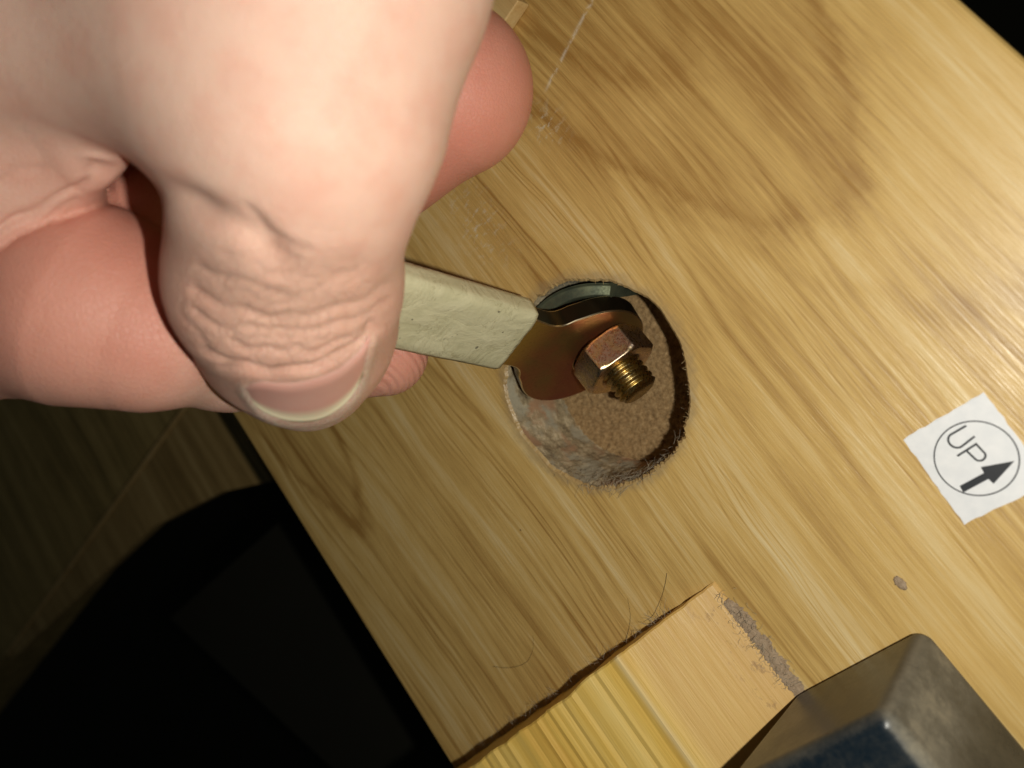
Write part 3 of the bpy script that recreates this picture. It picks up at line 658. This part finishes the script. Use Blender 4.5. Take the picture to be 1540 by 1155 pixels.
# nail outline in picture measures
NC = np.array([(368, 583), (390, 570), (440, 570), (500, 554), (540, 524), (556, 505)], float)      # cuticle side
NE = np.array([(368, 588), (395, 622), (440, 640), (490, 634), (535, 592), (560, 512)], float)      # free edge
def samp(Pn, u):
    s = u*(len(Pn)-1); i = np.minimum(s.astype(int), len(Pn)-2); t = (s-i)[:, None]
    p0, p1, p2, p3 = Pn[np.maximum(i-1, 0)], Pn[i], Pn[i+1], Pn[np.minimum(i+2, len(Pn)-1)]
    return .5*((2*p1)+(p2-p0)*t+(2*p0-5*p1+4*p2-p3)*t*t+(3*p1-p0-3*p2+p3)*t**3)
edge_d = polydist(px, py, NE)
crust_ = np.exp(-(edge_d/11)**2)*(HN[:, 2] < .1)*np.clip(1-tt/.15, 0, 1)*np.clip((py-490)/70, .25, 1)
HV2 = HV2+HN*(.035*np.exp(-(edge_d/9)**2)*(HN[:, 2] < .25)*np.clip(1-tt/.15, 0, 1))[:, None]
red_ = np.clip(np.where(ii < .05, .85-.45*np.clip((px-240)/60, 0, 1)*np.clip((430-px)/60, 0, 1)-.25*np.clip((py-540)/60, 0, 1), 0)+np.where(mm < .05, .95, 0)+np.where(ww < np.minimum(tt, .1), .25, 0), 0, 1)
red_ = np.maximum(red_, np.exp(-(((px-190)/70)**2+((py-330)/70)**2))*(tt > .02))
red_ = red_+.30*np.clip((py-300)/160, 0, 1)*(tt < .05)+.12*np.exp(-(((px-470)/90)**2+((py-250)/80)**2))
k_ = 6
for _ in range(12):                                     # soften the colour map over the mesh
    s_ = red_[quads].mean(1); c_ = np.bincount(quads.ravel(), np.repeat(s_, 4), len(HV)); n__ = np.bincount(quads.ravel(), minlength=len(HV)); red_ = c_/np.maximum(n__, 1)
rdg = np.clip(1-np.hypot(px-590, py-545)/75, 0, 1)*(ii < .05); rdg = np.clip(rdg*3, 0, 1)
me = bpy.data.meshes.new('hand'); me.vertices.add(len(HV2)); me.vertices.foreach_set('co', cw(HV2).astype(np.float32).ravel())
me.loops.add(quads.size); me.loops.foreach_set('vertex_index', quads.ravel().astype(np.int32)); me.polygons.add(len(quads))
me.polygons.foreach_set('loop_start', np.arange(0, quads.size, 4, dtype=np.int32)); me.polygons.foreach_set('use_smooth', [True]*len(quads))
me.update(calc_edges=True); me.validate(); me.materials.append(M_skin)
for nm, arr in (('redness', red_), ('crust', crust_), ('ridges', rdg), ('knuckle', np.exp(-(((px-430)/170)**2+((py-470)/110)**2))*(tt < .1))):
    at = me.attributes.new(nm, 'FLOAT', 'POINT'); at.data.foreach_set('value', arr.astype(np.float32))
hand = link(bpy.data.objects.new('hand', me))
tag(hand, 'bare hand at the upper left pinching the paper-wrapped spanner between thumb and forefinger', 'hand')
# thumbnail: thin plate lying on the thumb's surface
nu, nv = 48, 20; uu, vv = np.meshgrid(np.linspace(0.02, .98, nu), np.linspace(0, 1, nv), indexing='ij'); uu = uu.ravel(); vv = vv.ravel()
A_ = samp(NC, uu); B_ = samp(NE, uu); B_ = A_+(B_-A_)*.90; pp = A_+(B_-A_)*vv[:, None]
zz = np.full(len(pp), 7.5)
rays = np.stack([(pp[:, 0]-CX)/F, (pp[:, 1]-CY)/F, np.ones(len(pp))], -1)
for _ in range(90): zz += np.clip(thumb(rays*zz[:, None])*.8, -.2, .2)
zz = np.clip(zz, 7, 11.2); Z2 = zz.reshape(nu, nv)
for _ in range(10):
    Zp = np.pad(Z2, 1, mode='edge'); Z2 = (Zp[:-2, 1:-1]+Zp[2:, 1:-1]+Zp[1:-1, :-2]+Zp[1:-1, 2:]+Z2*2)/6
lift = .05*np.sin(np.pi*np.clip(uu, 0, 1))**.5*(-.7+1.7*np.minimum(vv*4, 1)); Z2 = Z2.ravel()-lift
NV = rays*Z2[:, None]; Fc = [(i*nv+j, i*nv+j+1, (i+1)*nv+j+1, (i+1)*nv+j) for i in range(nu-1) for j in range(nv-1)]
nail = mesh('thumbnail', cw(NV), Fc, M_nail, hand, True)
for nm, arr in (('across', uu), ('along', vv)):
    at = nail.data.attributes.new(nm, 'FLOAT', 'POINT'); at.data.foreach_set('value', arr.astype(np.float32))
m = nail.modifiers.new('s', 'SOLIDIFY'); m.thickness = .03; m.offset = 0
nail['label'] = 'short pink thumbnail with a pale free edge'
